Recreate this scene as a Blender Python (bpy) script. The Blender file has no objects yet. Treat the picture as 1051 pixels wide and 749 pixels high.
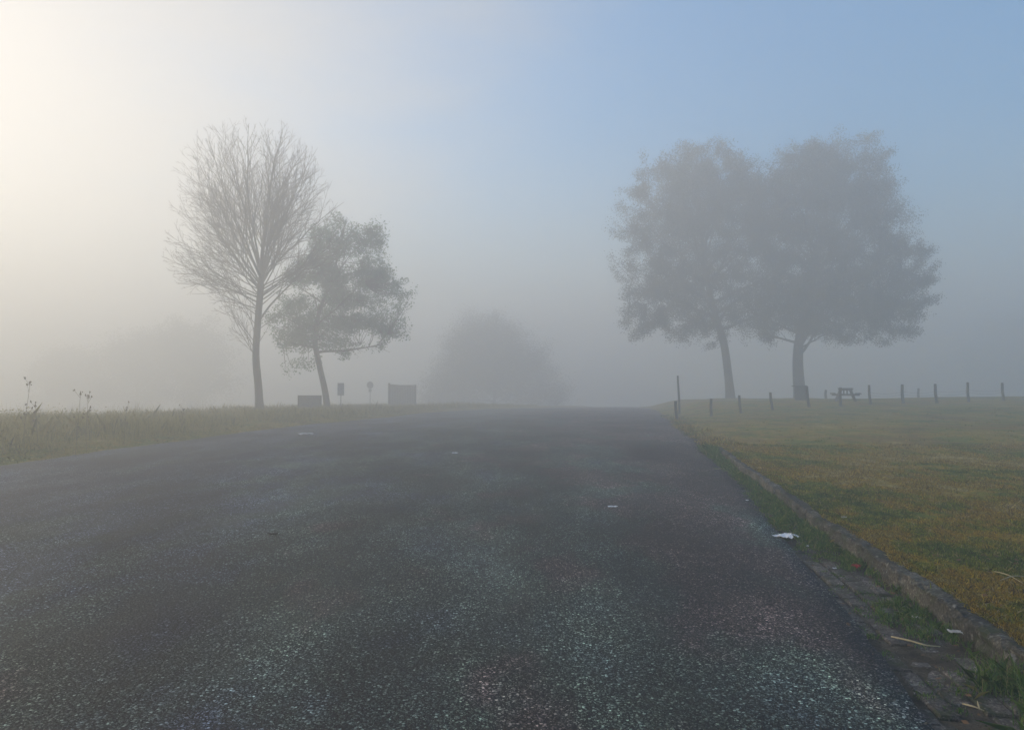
import bpy, math, random
import numpy as np
from mathutils import Vector, noise, kdtree

rng = random.Random(7)
nrg = np.random.default_rng(11)
S = bpy.context.scene
COL = S.collection
R = math.radians

# ------------------------------------------------------------------ camera
FPX, CXP, HYP, CAMZ = 775.0, 525.5, 390.0, 1.6
cam_data = bpy.data.cameras.new('camera')
cam_data.sensor_width = 36.0
cam_data.lens = 36.0 * FPX / 1051.0
cam_data.clip_end = 3000
cam_data.clip_start = 0.05
cam = bpy.data.objects.new('camera', cam_data)
COL.objects.link(cam)
cam.location = (0, 0, CAMZ)
cam.rotation_euler = (R(90) + math.atan((HYP - 374.5) / FPX), 0, 0)
S.camera = cam


def wx(px, d):
    return (px - CXP) / FPX * d


def wz(py, d):
    return CAMZ - (py - HYP) / FPX * d


# ------------------------------------------------------------------ node helpers
class NT:
    def __init__(self, name, bump=None):
        self.m = bpy.data.materials.new(name)
        self.m.use_nodes = True
        self.t = self.m.node_tree
        self.t.nodes.clear()
        self.out = self.t.nodes.new('ShaderNodeOutputMaterial')
        self.bsdf = self.n('ShaderNodeBsdfPrincipled')
        self.l(self.bsdf.outputs[0], self.out.inputs[0])
        self._pos = None

    def n(self, kind, **kw):
        nd = self.t.nodes.new(kind)
        for k, v in kw.items():
            setattr(nd, k, v)
        return nd

    def l(self, a, b):
        self.t.links.new(a, b)

    def put(self, sock, v):
        if hasattr(v, 'is_output') or isinstance(v, bpy.types.NodeSocket):
            self.l(v, sock)
        else:
            sock.default_value = v

    @property
    def pos(self):
        if self._pos is None:
            self._pos = self.n('ShaderNodeNewGeometry').outputs['Position']
        return self._pos

    def scaled(self, s, rot=(0, 0, 0), vec=None):
        mp = self.n('ShaderNodeMapping')
        self.l(vec or self.pos, mp.inputs['Vector'])
        mp.inputs['Scale'].default_value = s
        mp.inputs['Rotation'].default_value = rot
        return mp.outputs[0]

    def noise(self, scale, detail=4, rough=0.55, vec=None, dim='3D', dist=0.0):
        nd = self.n('ShaderNodeTexNoise', noise_dimensions=dim)
        self.l(vec or self.pos, nd.inputs['Vector'])
        nd.inputs['Scale'].default_value = scale
        nd.inputs['Detail'].default_value = detail
        nd.inputs['Roughness'].default_value = rough
        nd.inputs['Distortion'].default_value = dist
        return nd.outputs[0]

    def voro(self, scale, vec=None, feature='F1', rand=1.0, dim='2D'):
        nd = self.n('ShaderNodeTexVoronoi', voronoi_dimensions=dim, feature=feature)
        self.l(vec or self.pos, nd.inputs['Vector'])
        nd.inputs['Scale'].default_value = scale
        nd.inputs['Randomness'].default_value = rand
        return nd

    def ramp(self, fac, stops, interp='LINEAR'):
        nd = self.n('ShaderNodeValToRGB')
        nd.color_ramp.interpolation = interp
        el = nd.color_ramp.elements
        while len(el) > 1:
            el.remove(el[-1])
        for i, (p, c) in enumerate(stops):
            if not hasattr(c, '__len__'):
                c = (c, c, c)
            if i == 0:
                e = el[0]
                e.position = p
            else:
                e = el.new(p)
            e.color = (c[0], c[1], c[2], 1)
        self.put(nd.inputs[0], fac)
        return nd.outputs[0]

    def mix(self, fac, a, b, mode='MIX'):
        nd = self.n('ShaderNodeMix', data_type='RGBA', blend_type=mode)
        self.put(nd.inputs[0], fac)
        for s, v in ((nd.inputs[6], a), (nd.inputs[7], b)):
            if isinstance(v, (tuple, list)) and len(v) == 3:
                v = (*v, 1)
            self.put(s, v)
        return nd.outputs[2]

    def math(self, op, a, b=0.0, c=0.0, clamp=False):
        nd = self.n('ShaderNodeMath', operation=op, use_clamp=clamp)
        self.put(nd.inputs[0], a)
        self.put(nd.inputs[1], b)
        if len(nd.inputs) > 2:
            self.put(nd.inputs[2], c)
        return nd.outputs[0]

    def smooth(self, v, a, b):
        nd = self.n('ShaderNodeMapRange', interpolation_type='SMOOTHSTEP')
        self.put(nd.inputs[0], v)
        nd.inputs[1].default_value = a
        nd.inputs[2].default_value = b
        return nd.outputs[0]

    def sep(self, vec=None):
        nd = self.n('ShaderNodeSeparateXYZ')
        self.l(vec or self.pos, nd.inputs[0])
        return nd.outputs

    def rand(self):
        return self.n('ShaderNodeNewGeometry').outputs['Random Per Island']

    def bump(self, h, strength=0.5, dist=0.01, normal=None):
        nd = self.n('ShaderNodeBump')
        self.put(nd.inputs['Height'], h)
        nd.inputs['Strength'].default_value = strength
        nd.inputs['Distance'].default_value = dist
        if normal is not None:
            self.l(normal, nd.inputs['Normal'])
        return nd.outputs[0]

    def leafy(self, c, k):
        """thin leaf: part of the light passes through"""
        self.done(c, .65, None, .2)
        tr = self.n('ShaderNodeBsdfTranslucent'); self.l(c, tr.inputs[0])
        mx = self.n('ShaderNodeMixShader'); mx.inputs[0].default_value = k
        self.l(self.bsdf.outputs[0], mx.inputs[1]); self.l(tr.outputs[0], mx.inputs[2])
        self.l(mx.outputs[0], self.out.inputs[0])
        return self.m

    def done(self, color, rough=0.8, normal=None, spec=0.3, metal=0.0):
        self.put(self.bsdf.inputs['Base Color'], (*color, 1) if isinstance(color, tuple) and len(color) == 3 else color)
        self.put(self.bsdf.inputs['Roughness'], rough)
        self.put(self.bsdf.inputs['Specular IOR Level'], spec)
        self.put(self.bsdf.inputs['Metallic'], metal)
        if normal is not None:
            self.l(normal, self.bsdf.inputs['Normal'])
        return self.m


def mat_asphalt():
    t = NT('asphalt')
    xyz = t.sep()
    # chips: two sizes of aggregate
    v1 = t.voro(56, vec=t.n('ShaderNodeVectorMath', operation='ADD').outputs[0])
    vm = v1.inputs['Vector'].links[0].from_node          # break up the round cells
    wob = t.n('ShaderNodeTexNoise'); t.l(t.pos, wob.inputs['Vector']); wob.inputs['Scale'].default_value = 130
    sc_ = t.n('ShaderNodeVectorMath', operation='SCALE'); t.l(wob.outputs['Color'], sc_.inputs[0]); sc_.inputs['Scale'].default_value = .012
    t.l(t.pos, vm.inputs[0]); t.l(sc_.outputs[0], vm.inputs[1])
    v2 = t.voro(118, vec=vm.outputs[0])
    r1 = t.n('ShaderNodeSeparateColor'); t.l(v1.outputs['Color'], r1.inputs[0])
    r2 = t.n('ShaderNodeSeparateColor'); t.l(v2.outputs['Color'], r2.inputs[0])
    chip1 = t.ramp(r1.outputs[0], [(0, .005), (.36, .009), (.42, .05), (.58, .10), (.76, .18), (.88, .30), (.96, .50), (1, .68)])
    chip2 = t.ramp(r2.outputs[1], [(0, .004), (.44, .008), (.50, .045), (.75, .10), (.92, .24), (1, .50)])
    m1 = t.smooth(v1.outputs['Distance'], .46, .34)
    m2 = t.smooth(v2.outputs['Distance'], .52, .36)
    c = t.mix(m2, (.004, .0043, .005), chip2)  # near-black binder: self-shadow of the pits painted between the chips
    pick = t.math('GREATER_THAN', r1.outputs[1], .52)
    c = t.mix(t.math('MULTIPLY', m1, pick), c, chip1)
    # wear and patches
    warp = t.scaled((1, .42, 1), rot=(0, 0, R(-10)))
    big = t.noise(.55, 5, .6, vec=warp)
    mid = t.noise(1.7, 5, .62, vec=warp)
    tintn = t.noise(.8, 3, .6, vec=t.scaled((1, .55, 1)))
    # brownish to the right of the middle, blue-grey to the left
    side = t.math('ADD', t.math('MULTIPLY', xyz[0], .10), t.math('MULTIPLY', t.math('SUBTRACT', tintn, .5), 2.6))
    side = t.math('ADD', side, .50, clamp=True)
    tint = t.ramp(side, [(0, (.86, .95, 1.08)), (.25, (.90, 1.03, .96)), (.55, (.93, 1.05, .91)), (.72, (1.12, .99, .93)), (1, (1.16, .98, .92))])
    c = t.mix(1.0, c, tint, 'MULTIPLY')
    wear2 = t.ramp(mid, [(.34, .58), (.5, 1.0), (.66, 1.5)])
    c = t.mix(1.0, c, wear2, 'MULTIPLY')
    # patchy dusty film, thickened to the left to paint in low-sun sheen
    dust_sheen = t.math('ADD', t.noise(.9, 6, .7, vec=t.scaled((1, .5, 1), rot=(0, 0, R(25)))), t.math('MULTIPLY', xyz[0], -.012))
    dust_sheen = t.smooth(dust_sheen, .47, .70)
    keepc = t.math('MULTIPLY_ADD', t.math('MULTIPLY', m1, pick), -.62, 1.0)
    c = t.mix(t.math('MULTIPLY', t.math('MULTIPLY', dust_sheen, .34), keepc), c, (.135, .140, .115))
    wear = t.ramp(big, [(.34, .34), (.43, .56), (.49, .80), (.54, 1.08), (.62, 1.42)])
    c = t.mix(1.0, c, wear, 'MULTIPLY')
    c = t.mix(1.0, c, tint, 'MULTIPLY')
    h = t.math('ADD', t.math('MULTIPLY', t.math('SUBTRACT', 1.0, v1.outputs['Distance']), 1.0),
               t.math('MULTIPLY', t.math('SUBTRACT', 1.0, v2.outputs['Distance']), .5))
    h = t.math('ADD', h, t.math('MULTIPLY', r1.outputs[2], .9))
    nrm = t.bump(h, .8, .011)
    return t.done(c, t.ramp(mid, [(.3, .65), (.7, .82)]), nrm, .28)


def lawn_colour(t, light=1.0):
    """patchy olive, moss-brown and straw, by world position"""
    p = t.scaled((1, .62, 1))
    a = t.noise(.62, 5, .66, vec=p)
    b = t.noise(3.1, 5, .7, vec=p)
    g = t.ramp(t.math('ADD', t.math('MULTIPLY', a, .55), t.math('MULTIPLY', b, .45)),
               [(.38, (.060, .110, .010)), (.445, (.135, .165, .012)), (.485, (.225, .200, .016)),
                (.52, (.330, .205, .018)), (.555, (.270, .205, .028)), (.62, (.42, .33, .12))])
    return g, b


def mat_lawn():
    t = NT('lawn_turf')
    g, b = lawn_colour(t)
    f = t.noise(55, 6, .75)
    f2 = t.noise(14, 5, .7)
    c = t.mix(1.0, g, t.ramp(f, [(.3, .35), (.5, .9), (.7, 1.7)]), 'MULTIPLY')
    c = t.mix(1.0, c, t.ramp(f2, [(.32, .55), (.5, 1.0), (.68, 1.45)]), 'MULTIPLY')
    rust = t.smooth(t.noise(.34, 5, .68, vec=t.scaled((1, .7, 1))), .52, .60)
    c = t.mix(t.math('MULTIPLY', rust, .5), c, (.17, .085, .028))
    straw = t.smooth(t.noise(26, 5, .8, vec=t.scaled((1, .4, 1), rot=(0, 0, .5))), .55, .68)
    c = t.mix(t.math('MULTIPLY', straw, .55), c, (.40, .32, .15))
    h = t.math('ADD', t.math('MULTIPLY', f, .7), f2)
    return t.done(c, .95, t.bump(h, .9, .03), .1)


def mat_blades(name, kind):
    t = NT(name)
    r = t.rand()
    if kind == 'lawn':
        g, b = lawn_colour(t)
        c = t.mix(1.0, g, t.ramp(r, [(0, .22), (.4, .8), (.85, 1.7), (1, 3.0)]), 'MULTIPLY')
        c = t.mix(t.smooth(r, .90, .96), c, (.45, .36, .18))
    elif kind == 'gutter':
        c = t.ramp(r, [(0, (.030, .085, .014)), (.5, (.085, .19, .030)), (.85, (.17, .26, .050)), (1, (.36, .31, .13))])
    else:
        n = t.noise(.55, 4, .6)
        c = t.ramp(t.math('ADD', t.math('MULTIPLY', r, .5), t.math('MULTIPLY', n, .6)),
                   [(.15, (.070, .060, .038)), (.34, (.13, .13, .030)), (.50, (.24, .22, .045)), (.70, (.36, .31, .070)), (.95, (.34, .27, .12))])
    return t.leafy(c, .45)


def mat_leaf(name, stops):
    t = NT(name)
    r = t.rand()
    n = t.noise(.45, 3, .6)
    c = t.ramp(t.math('ADD', t.math('MULTIPLY', r, .5), t.math('MULTIPLY', n, .5)), stops)
    return t.leafy(c, .45)


def mat_bark(name, base):
    t = NT(name)
    f = t.noise(9, 6, .7, vec=t.scaled((1, 1, .22)))
    c = t.mix(1.0, base, t.ramp(f, [(.3, .55), (.5, 1), (.7, 1.5)]), 'MULTIPLY')
    moss = t.smooth(t.noise(1.2, 4, .6), .55, .68)
    c = t.mix(t.math('MULTIPLY', moss, .4), c, (.06, .07, .035))
    return t.done(c, .9, t.bump(f, .8, .03), .1)


def mat_wood(name, base):
    t = NT(name)
    f = t.noise(24, 6, .7, vec=t.scaled((1, 1, .12)))
    f2 = t.noise(3.5, 4, .6)
    c = t.mix(1.0, base, t.ramp(f, [(.3, .6), (.5, 1), (.7, 1.35)]), 'MULTIPLY')
    c = t.mix(1.0, c, t.ramp(f2, [(.3, .7), (.7, 1.25)]), 'MULTIPLY')
    return t.done(c, .85, t.bump(f, .5, .006), .15)


def mat_stone(name, a, b, sc=1.0):
    t = NT(name)
    r = t.rand()
    n1 = t.noise(3.0 * sc, 6, .65)
    n2 = t.noise(42 * sc, 6, .75)
    c = t.mix(t.smooth(n1, .35, .65), a, b)
    c = t.mix(1.0, c, t.ramp(n2, [(.28, .4), (.5, 1), (.72, 1.75)]), 'MULTIPLY')
    c = t.mix(1.0, c, t.ramp(r, [(0, .7), (1, 1.25)]), 'MULTIPLY')
    vs_ = t.voro(75 * sc, dim='3D')
    cs_ = t.n('ShaderNodeSeparateColor'); t.l(vs_.outputs['Color'], cs_.inputs[0])
    c = t.mix(1.0, c, t.ramp(cs_.outputs[0], [(0, .45), (.6, 1.0), (.9, 1.5), (1, 2.3)]), 'MULTIPLY')
    spots = t.smooth(t.noise(17 * sc, 4, .6), .60, .68)
    c = t.mix(t.math('MULTIPLY', spots, .55), c, (.34, .33, .29))
    moss = t.smooth(t.noise(5 * sc, 5, .7), .49, .64)
    c = t.mix(t.math('MULTIPLY', moss, .85), c, (.032, .042, .014))
    h = t.math('ADD', n2, t.math('MULTIPLY', n1, 1.5))
    return t.done(c, .85, t.bump(h, .8, .012), .2)


def mat_soil():
    t = NT('gutter_soil')
    n = t.noise(6, 6, .7)
    f = t.noise(70, 5, .75)
    c = t.ramp(n, [(.3, (.030, .026, .020)), (.5, (.070, .058, .042)), (.7, (.13, .11, .078))])
    c = t.mix(1.0, c, t.ramp(f, [(.3, .45), (.5, 1), (.7, 1.7)]), 'MULTIPLY')
    return t.done(c, .95, t.bump(t.math('ADD', n, f), .9, .015), .1)


def mat_plain(name, c, rough=.6, var=.25, metal=0.0):
    t = NT(name)
    n = t.noise(11, 4, .6)
    cc = t.mix(1.0, c, t.ramp(n, [(.3, 1 - var), (.7, 1 + var)]), 'MULTIPLY')
    return t.done(cc, rough, t.bump(n, .2, .003), .3, metal)


M = dict(
    asphalt=mat_asphalt(), lawn=mat_lawn(), soil=mat_soil(),
    blade_lawn=mat_blades('lawn_blade', 'lawn'), blade_gutter=mat_blades('gutter_blade', 'gutter'), blade_verge=mat_blades('verge_blade', 'verge'),
    kerb=mat_stone('kerb_concrete', (.040, .038, .029), (.115, .107, .085)),
    brick=mat_stone('gutter_brick', (.055, .049, .044), (.145, .126, .108), 1.3),
    bark_grey=mat_bark('bark_grey', (.062, .056, .048)), bark_brown=mat_bark('bark_brown', (.052, .042, .034)),
    leaf_green=mat_leaf('leaf_green', [(.2, (.045, .12, .055)), (.5, (.075, .18, .085)), (.8, (.12, .23, .115))]),
    leaf_maple=mat_leaf('leaf_maple', [(.2, (.022, .038, .022)), (.55, (.036, .055, .030)), (.75, (.060, .062, .032)), (.9, (.10, .070, .034))]),
    leaf_dark=mat_leaf('leaf_dark', [(.2, (.020, .036, .016)), (.6, (.040, .060, .026)), (.9, (.07, .085, .04))]),
    post=mat_wood('post_wood', (.085, .074, .062)), plank=mat_wood('plank_wood', (.13, .12, .09)), board=mat_wood('board_wood', (.13, .135, .115)),
    steel=mat_plain('galvanised_steel', (.24, .25, .25), .45, .2, .6), sign_face=mat_plain('sign_back', (.30, .31, .31), .6, .2),
    bin=mat_plain('bin_paint', (.035, .045, .045), .55), paper=mat_plain('paper', (.78, .79, .80), .8, .08), card=mat_plain('card_scrap', (.50, .47, .42), .85, .2),
    weed_dry=mat_plain('weed_dry', (.17, .135, .085), .8, .3),
    red=mat_plain('red_wrapper', (.38, .035, .025), .45, .3), dead_leaf=mat_plain('dead_leaf', (.16, .085, .035), .8, .35), dark_leaf=mat_plain('wet_leaf', (.025, .020, .016), .6, .3),
    straw=mat_plain('dry_straw', (.42, .35, .20), .8, .25), pale=mat_plain('pale_plastic', (.62, .57, .55), .5, .1), wire=mat_plain('fence_wire', (.12, .12, .12), .5, .1, .5),
)


# ------------------------------------------------------------------ mesh helpers
class MB:
    def __init__(self):
        self.v = []; self.f = []; self.n = 0

    def add(self, verts, faces):
        self.v.extend(verts)
        b = self.n
        self.f.extend([tuple(i + b for i in q) for q in faces])
        self.n += len(verts)

    def box(self, c, s, rot=0.0, tilt=None, taper=1.0):
        hx, hy, hz = s[0] / 2, s[1] / 2, s[2] / 2
        vs = []
        for z, k in ((-hz, 1.0), (hz, taper)):
            for x, y in ((-hx, -hy), (hx, -hy), (hx, hy), (-hx, hy)):
                p = Vector((x * k, y * k, z))
                if tilt:
                    p.rotate(tilt)
                cr, sr = math.cos(rot), math.sin(rot)
                vs.append((c[0] + p.x * cr - p.y * sr, c[1] + p.x * sr + p.y * cr, c[2] + p.z))
        self.add(vs, [(3, 2, 1, 0), (4, 5, 6, 7), (0, 1, 5, 4), (1, 2, 6, 5), (2, 3, 7, 6), (3, 0, 4, 7)])

    def bevel_box(self, c, s, b, rot=0.0):
        """box with chamfered top edge"""
        hx, hy, hz = s[0] / 2, s[1] / 2, s[2] / 2
        cr, sr = math.cos(rot), math.sin(rot)
        vs = []
        for z, ix in ((-hz, 0), (hz - b, 0), (hz, b)):
            for x, y in ((-hx + ix, -hy + ix), (hx - ix, -hy + ix), (hx - ix, hy - ix), (-hx + ix, hy - ix)):
                vs.append((c[0] + x * cr - y * sr, c[1] + x * sr + y * cr, c[2] + z))
        fs = [(3, 2, 1, 0), (8, 9, 10, 11)]
        for k in (0, 4):
            for i in range(4):
                j = (i + 1) % 4
                fs.append((k + i, k + j, k + j + 4, k + i + 4))
        self.add(vs, fs)

    def tube(self, pts, rad, sides=6, cap=True):
        if len(pts) < 2:
            return
        vs = []; fs = []
        up = Vector((0, 0, 1))
        prev = None
        for i, p in enumerate(pts):
            d = (pts[min(i + 1, len(pts) - 1)] - pts[max(i - 1, 0)])
            if d.length < 1e-9:
                d = up.copy()
            d.normalize()
            if prev is None:
                a = d.cross(Vector((1, 0, 0))) if abs(d.x) < .9 else d.cross(Vector((0, 1, 0)))
            else:
                a = prev - d * prev.dot(d)
            if a.length < 1e-6:
                a = d.orthogonal()
            a.normalize(); prev = a
            b = d.cross(a)
            for k in range(sides):
                an = 2 * math.pi * k / sides
                q = p + (a * math.cos(an) + b * math.sin(an)) * rad[i]
                vs.append((q.x, q.y, q.z))
        m = len(pts)
        for i in range(m - 1):
            for k in range(sides):
                k2 = (k + 1) % sides
                fs.append((i * sides + k, i * sides + k2, (i + 1) * sides + k2, (i + 1) * sides + k))
        if cap:
            fs.append(tuple(range(sides - 1, -1, -1)))
            fs.append(tuple((m - 1) * sides + k for k in range(sides)))
        self.add(vs, fs)


def link(name, me, mat, parent=None):
    o = bpy.data.objects.new(name, me)
    COL.objects.link(o)
    if mat is not None:
        me.materials.append(mat)
    if parent is not None:
        o.parent = parent
    return o


def build(name, mb, mat, parent=None, smooth=False, origin=None):
    """one mesh object; geometry given in world space is moved to the parent's (or its own) base"""
    og = origin if origin is not None else (tuple(parent.location) if parent is not None and parent.get('_world') else (0, 0, 0))
    me = bpy.data.meshes.new(name)
    vs = mb.v if og == (0, 0, 0) else [(a - og[0], b - og[1], c - og[2]) for a, b, c in mb.v]
    me.from_pydata(vs, [], mb.f)
    me.update()
    if smooth:
        me.polygons.foreach_set('use_smooth', [True] * len(me.polygons))
    o = link(name, me, mat, parent)
    if parent is None and origin is not None:
        o.location = origin
    return o


def build_np(name, co, k, mat, parent=None, origin=(0, 0, 0)):
    """co: (n,k,3) polygons of k corners each, all separate islands"""
    n = co.shape[0]
    co = (co - np.array(origin)).astype(np.float32)
    me = bpy.data.meshes.new(name)
    me.vertices.add(n * k)
    me.vertices.foreach_set('co', co.reshape(-1))
    me.loops.add(n * k)
    me.loops.foreach_set('vertex_index', np.arange(n * k, dtype=np.int32))
    me.polygons.add(n)
    me.polygons.foreach_set('loop_start', np.arange(0, n * k, k, dtype=np.int32))
    me.update(calc_edges=True)
    return link(name, me, mat, parent)


def tag(o, label, cat, group=None):
    o['label'] = label; o['category'] = cat
    if group:
        o['group'] = group
    return o


def thing(name, label, cat, loc, group=None, world=False):
    o = bpy.data.objects.new(name, None)
    COL.objects.link(o)
    o.location = loc
    o.empty_display_size = .2
    if world:
        o['_world'] = 1
    return tag(o, label, cat, group)


def struct(o, kind='structure'):
    o['kind'] = kind
    return o


# ------------------------------------------------------------------ the lie of the land
def sstep(a, b, v):
    t = max(0.0, min(1.0, (v - a) / (b - a)))
    return t * t * (3 - 2 * t)


def interp(x, xs, ys):
    return float(np.interp(x, xs, ys))


def pn(x, y, s, seed=0.0):
    return noise.noise(Vector((x * s + seed, y * s - seed * .7, seed * 1.3)))


MOUNDS = [(17.9, 62.0, .20, 2.6), (22.9, 60.0, .28, 3.0)]


def kerb_x(y):
    return 2.15 + .14 * y + .012 * math.sin(y * 1.3) + .02 * math.sin(y * .41 + 1)


def lawn_left(y):
    if y < 17.6:
        return kerb_x(y) + .15
    return max(2.27 + .137 * y, road_right(y) - .12) + .15 * pn(0, y, .35, 4) + .12 * pn(0, y, 1.4, 9)


def drop(y):
    """the ground tips gently down the road and falls away beyond a crest"""
    a = 0.0
    if y > 17:
        a = .018 * ((y - 17) ** 2 / 20 if y < 27 else y - 22)
    return a + .012 * max(0.0, y - 60) + (0.0 if y < 90 else min(2.2, .011 * (y - 90) ** 1.6))


def lawn_z(x, y):
    g = interp(x, [4, 7.4, 9.5, 11.1, 15.5, 19, 27, 60], [-.03, -.03, -.02, .02, .17, .30, .42, .6])
    g += .09 * sstep(38, 46, y)
    # behind the posts the lawn eases down to the two big trees
    g += (-.10 - g) * sstep(47, 62, y)
    s = sstep(13, 37, y)
    z = .118 * (1 - s) + g * s
    u = max(0.0, x - lawn_left(y))
    e = 1.0
    if y > 17:
        e = sstep(0, 3.5, u)
        z = (.045 * sstep(0, .3, u) - .02 - drop(y)) * (1 - e) * sstep(17, 19, y) + z * (1 - (1 - e) * sstep(17, 19, y))
    k = min(1, u / 1.2)
    z += k * (.05 * pn(x, y, .22, 2) + .022 * pn(x, y, .8, 5) + .012 * pn(x, y, 2.2, 8))
    for mx, my, mh, mr in MOUNDS:
        z += mh * math.exp(-((x - mx) ** 2 + (y - my) ** 2) / mr ** 2)
    return z - e * (0.0 if y < 66 else min(2.2, .011 * (y - 66) ** 1.6))


def road_z(x, y):
    return .014 * pn(x, y, .35, 3) + .007 * pn(x, y, 1.3, 6) - drop(y)


def road_right(y):
    b = interp(y, [0, 1, 3.45, 4.97, 7.9, 10.97, 16.76, 35.8, 46.5, 58, 66, 88, 120], [1.28, 1.47, 1.94, 2.26, 2.78, 3.36, 4.22, 7.55, 9.25, 10.95, 11.9, 14.6, 26])
    return b + .03 * pn(0, y, 1.1, 1) + .018 * pn(0, y, 4.5, 2) + .008 * pn(0, y, 13, 2)


def road_left(y):
    b = interp(y, [-3, 5, 14.1, 17, 20.7, 28.2, 38.8, 46.5, 55, 62, 75, 88, 120],
               [-11.5, -10.6, -9.56, -9.33, -8.7, -8.2, -6.4, -5.7, -3.6, -1.2, 3.2, 8.6, 20])
    return b + .12 * pn(3, y, .6, 5) + .06 * pn(3, y, 2.3, 5)


def verge_z(x, y):
    u = road_left(y) - x
    z = -.012 + .13 * sstep(-.05, 1.3, u) + .05 * pn(x, y, .3, 12) + .03 * pn(x, y, 1.1, 13)
    z -= .036 * max(0.0, y - 28) * sstep(-14.5, -26, x)
    return z - drop(y)


def strip(name, ys, cols, left, right, zf, mat, skirt_left=None, skirt_right=None):
    mb = MB()
    rows = []
    for y in ys:
        a, b = left(y), right(y)
        row = []
        for u in cols:
            x = a + (b - a) * u
            row.append((x, y, zf(x, y)))
        if skirt_left is not None:
            row.insert(0, (row[0][0], y, row[0][2] - skirt_left))
        if skirt_right is not None:
            row.append((row[-1][0] + .004, y, row[-1][2] - skirt_right))
        rows.append(row)
    w = len(rows[0])
    vs = [p for r in rows for p in r]
    fs = []
    for j in range(len(rows) - 1):
        for i in range(w - 1):
            fs.append((j * w + i, j * w + i + 1, (j + 1) * w + i + 1, (j + 1) * w + i))
    mb.add(vs, fs)
    return build(name, mb, mat, smooth=True)


def yseq(a, b, near, grow):
    ys = [a]; s = near
    while ys[-1] < b:
        s = near + max(0, ys[-1]) * grow
        ys.append(ys[-1] + s)
    return ys


# big sheet out to the horizon, below everything else
mb = MB()
gx = [-900, -400, -200, -120, -80] + list(range(-60, 61, 6)) + [80, 120, 200, 400, 900]
gy = [-300, -100, -30] + list(range(-12, 100, 6)) + [120, 160, 220, 400, 900, 1500]
gv = [(x, y, -.55 - min(5.0, drop(y) * 1.05) + .08 * pn(x, y, .05, 3)) for y in gy for x in gx]
W = len(gx)
mb.add(gv, [(j * W + i, j * W + i + 1, (j + 1) * W + i + 1, (j + 1) * W + i) for j in range(len(gy) - 1) for i in range(W - 1)])
struct(build('ground', mb, M['lawn'], smooth=True))

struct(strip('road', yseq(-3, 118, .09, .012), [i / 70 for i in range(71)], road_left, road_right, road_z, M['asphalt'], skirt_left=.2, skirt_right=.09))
lc = [0, .004, .008, .014, .02, .03, .04, .05] + [.05 + .95 * (i / 60) ** 1.6 for i in range(1, 61)]
struct(strip('lawn', yseq(-3, 115, .11, .012), lc, lawn_left, lambda y: 42 + y * .5, lawn_z, M['lawn'], skirt_left=.3))
vc = [0, .003, .006, .01, .015, .02, .03, .04] + [.04 + .96 * (i / 40) ** 1.7 for i in range(1, 41)]
struct(strip('verge', yseq(-3, 118, .2, .015), vc, lambda y: road_left(y) + .05, lambda y: -70.0, verge_z, M['lawn']))
# soil bed of the gutter, running on beside the road where the kerb stops
struct(strip('gutter_bed', yseq(-3, 66, .09, .012), [i / 12 for i in range(13)], lambda y: road_right(y) - .15, lambda y: lawn_left(y) + .05,
             lambda x, y: -.038 + .012 * pn(x, y, 2.5, 7) + .006 * pn(x, y, 9, 7) + (.02 * sstep(17, 19, y)) - drop(y), M['soil']))

# gutter bricks: two to six worn courses laid along the kerb
mb = MB()
y = -1.0
ang = math.atan(.14)
u = .075
while u < .95:
    bw = rng.uniform(.115, .15)
    y = -1.0 + rng.uniform(0, .3)
    while y < 17.4:
        ln = rng.uniform(.20, .36)
        yc = y + ln / 2
        xc = kerb_x(yc) - u - bw / 2
        if xc - .06 > road_right(yc) - .10 and rng.random() > .06 + .25 * (pn(xc, yc, .8, 21) > .12):
            z = -.024 + rng.uniform(-.010, .008) + .016 * pn(xc, yc, 1.2, 31)
            mb.bevel_box((xc + rng.uniform(-.006, .006), yc, z - .03), (bw - rng.uniform(.008, .022), ln - rng.uniform(.008, .025), .06), rng.uniform(.006, .016), -ang + rng.uniform(-.05, .05))
        y += ln
    u += bw
struct(build('gutter_paving', mb, M['brick']))

# kerb: cast lengths butted end to end, chipped and rough
mb = MB()
y = -1.5
while y < 17.2:
    L = .92
    ny, prof = 46, [(0, -.10), (.002, .0), (.004, .05), (.007, .09), (.012, .112), (.026, .124), (.05, .128), (.09, .130), (.125, .128), (.148, .122), (.156, .10), (.158, -.10)]
    dz = rng.uniform(-.008, .008); dx = rng.uniform(-.008, .008); tw = rng.uniform(-.006, .006)
    vs = []
    fade = 1 - sstep(15.5, 17.6, y)
    for j in range(ny + 1):
        v = j / ny
        yy = y + .006 + (L - .012) * v
        endr = .012 * (1 - min(1, min(v, 1 - v) / .03))
        for (px, pz) in prof:
            edge = 1.0 if .08 < pz and px < .06 else .55
            q = pz * 9 + px * 9
            nx = (.014 * pn(yy, q, 5, 41) + .011 * pn(yy, q * 2.5, 19, 43) + .007 * pn(yy, q * 5, 47, 46)) * edge
            chip = max(0, pn(yy, q * .3, 4.3, 47) - .22) * .10
            nx += chip * edge
            nz = ((.012 * pn(yy, px * 9, 5, 44) + .010 * pn(yy, px * 30, 22, 45) + .006 * pn(yy, px * 60, 50, 48)) * edge - chip * .8 * edge) if pz > 0 else 0
            zz = pz + (dz + nz - endr if pz > .06 else 0)
            zz = zz * (fade * .9 + .1) if zz > 0 else zz
            vs.append((kerb_x(yy) + dx + tw * (v - .5) + px + nx + (endr if px < .05 else 0), yy, zz))
    w = len(prof)
    fs = [(j * w + i, j * w + i + 1, (j + 1) * w + i + 1, (j + 1) * w + i) for j in range(ny) for i in range(w - 1)]
    fs.append(tuple(range(w))); fs.append(tuple(ny * w + i for i in range(w - 1, -1, -1)))
    mb.add(vs, fs)
    y += L
struct(build('kerb', mb, M['kerb'], smooth=False))


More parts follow.
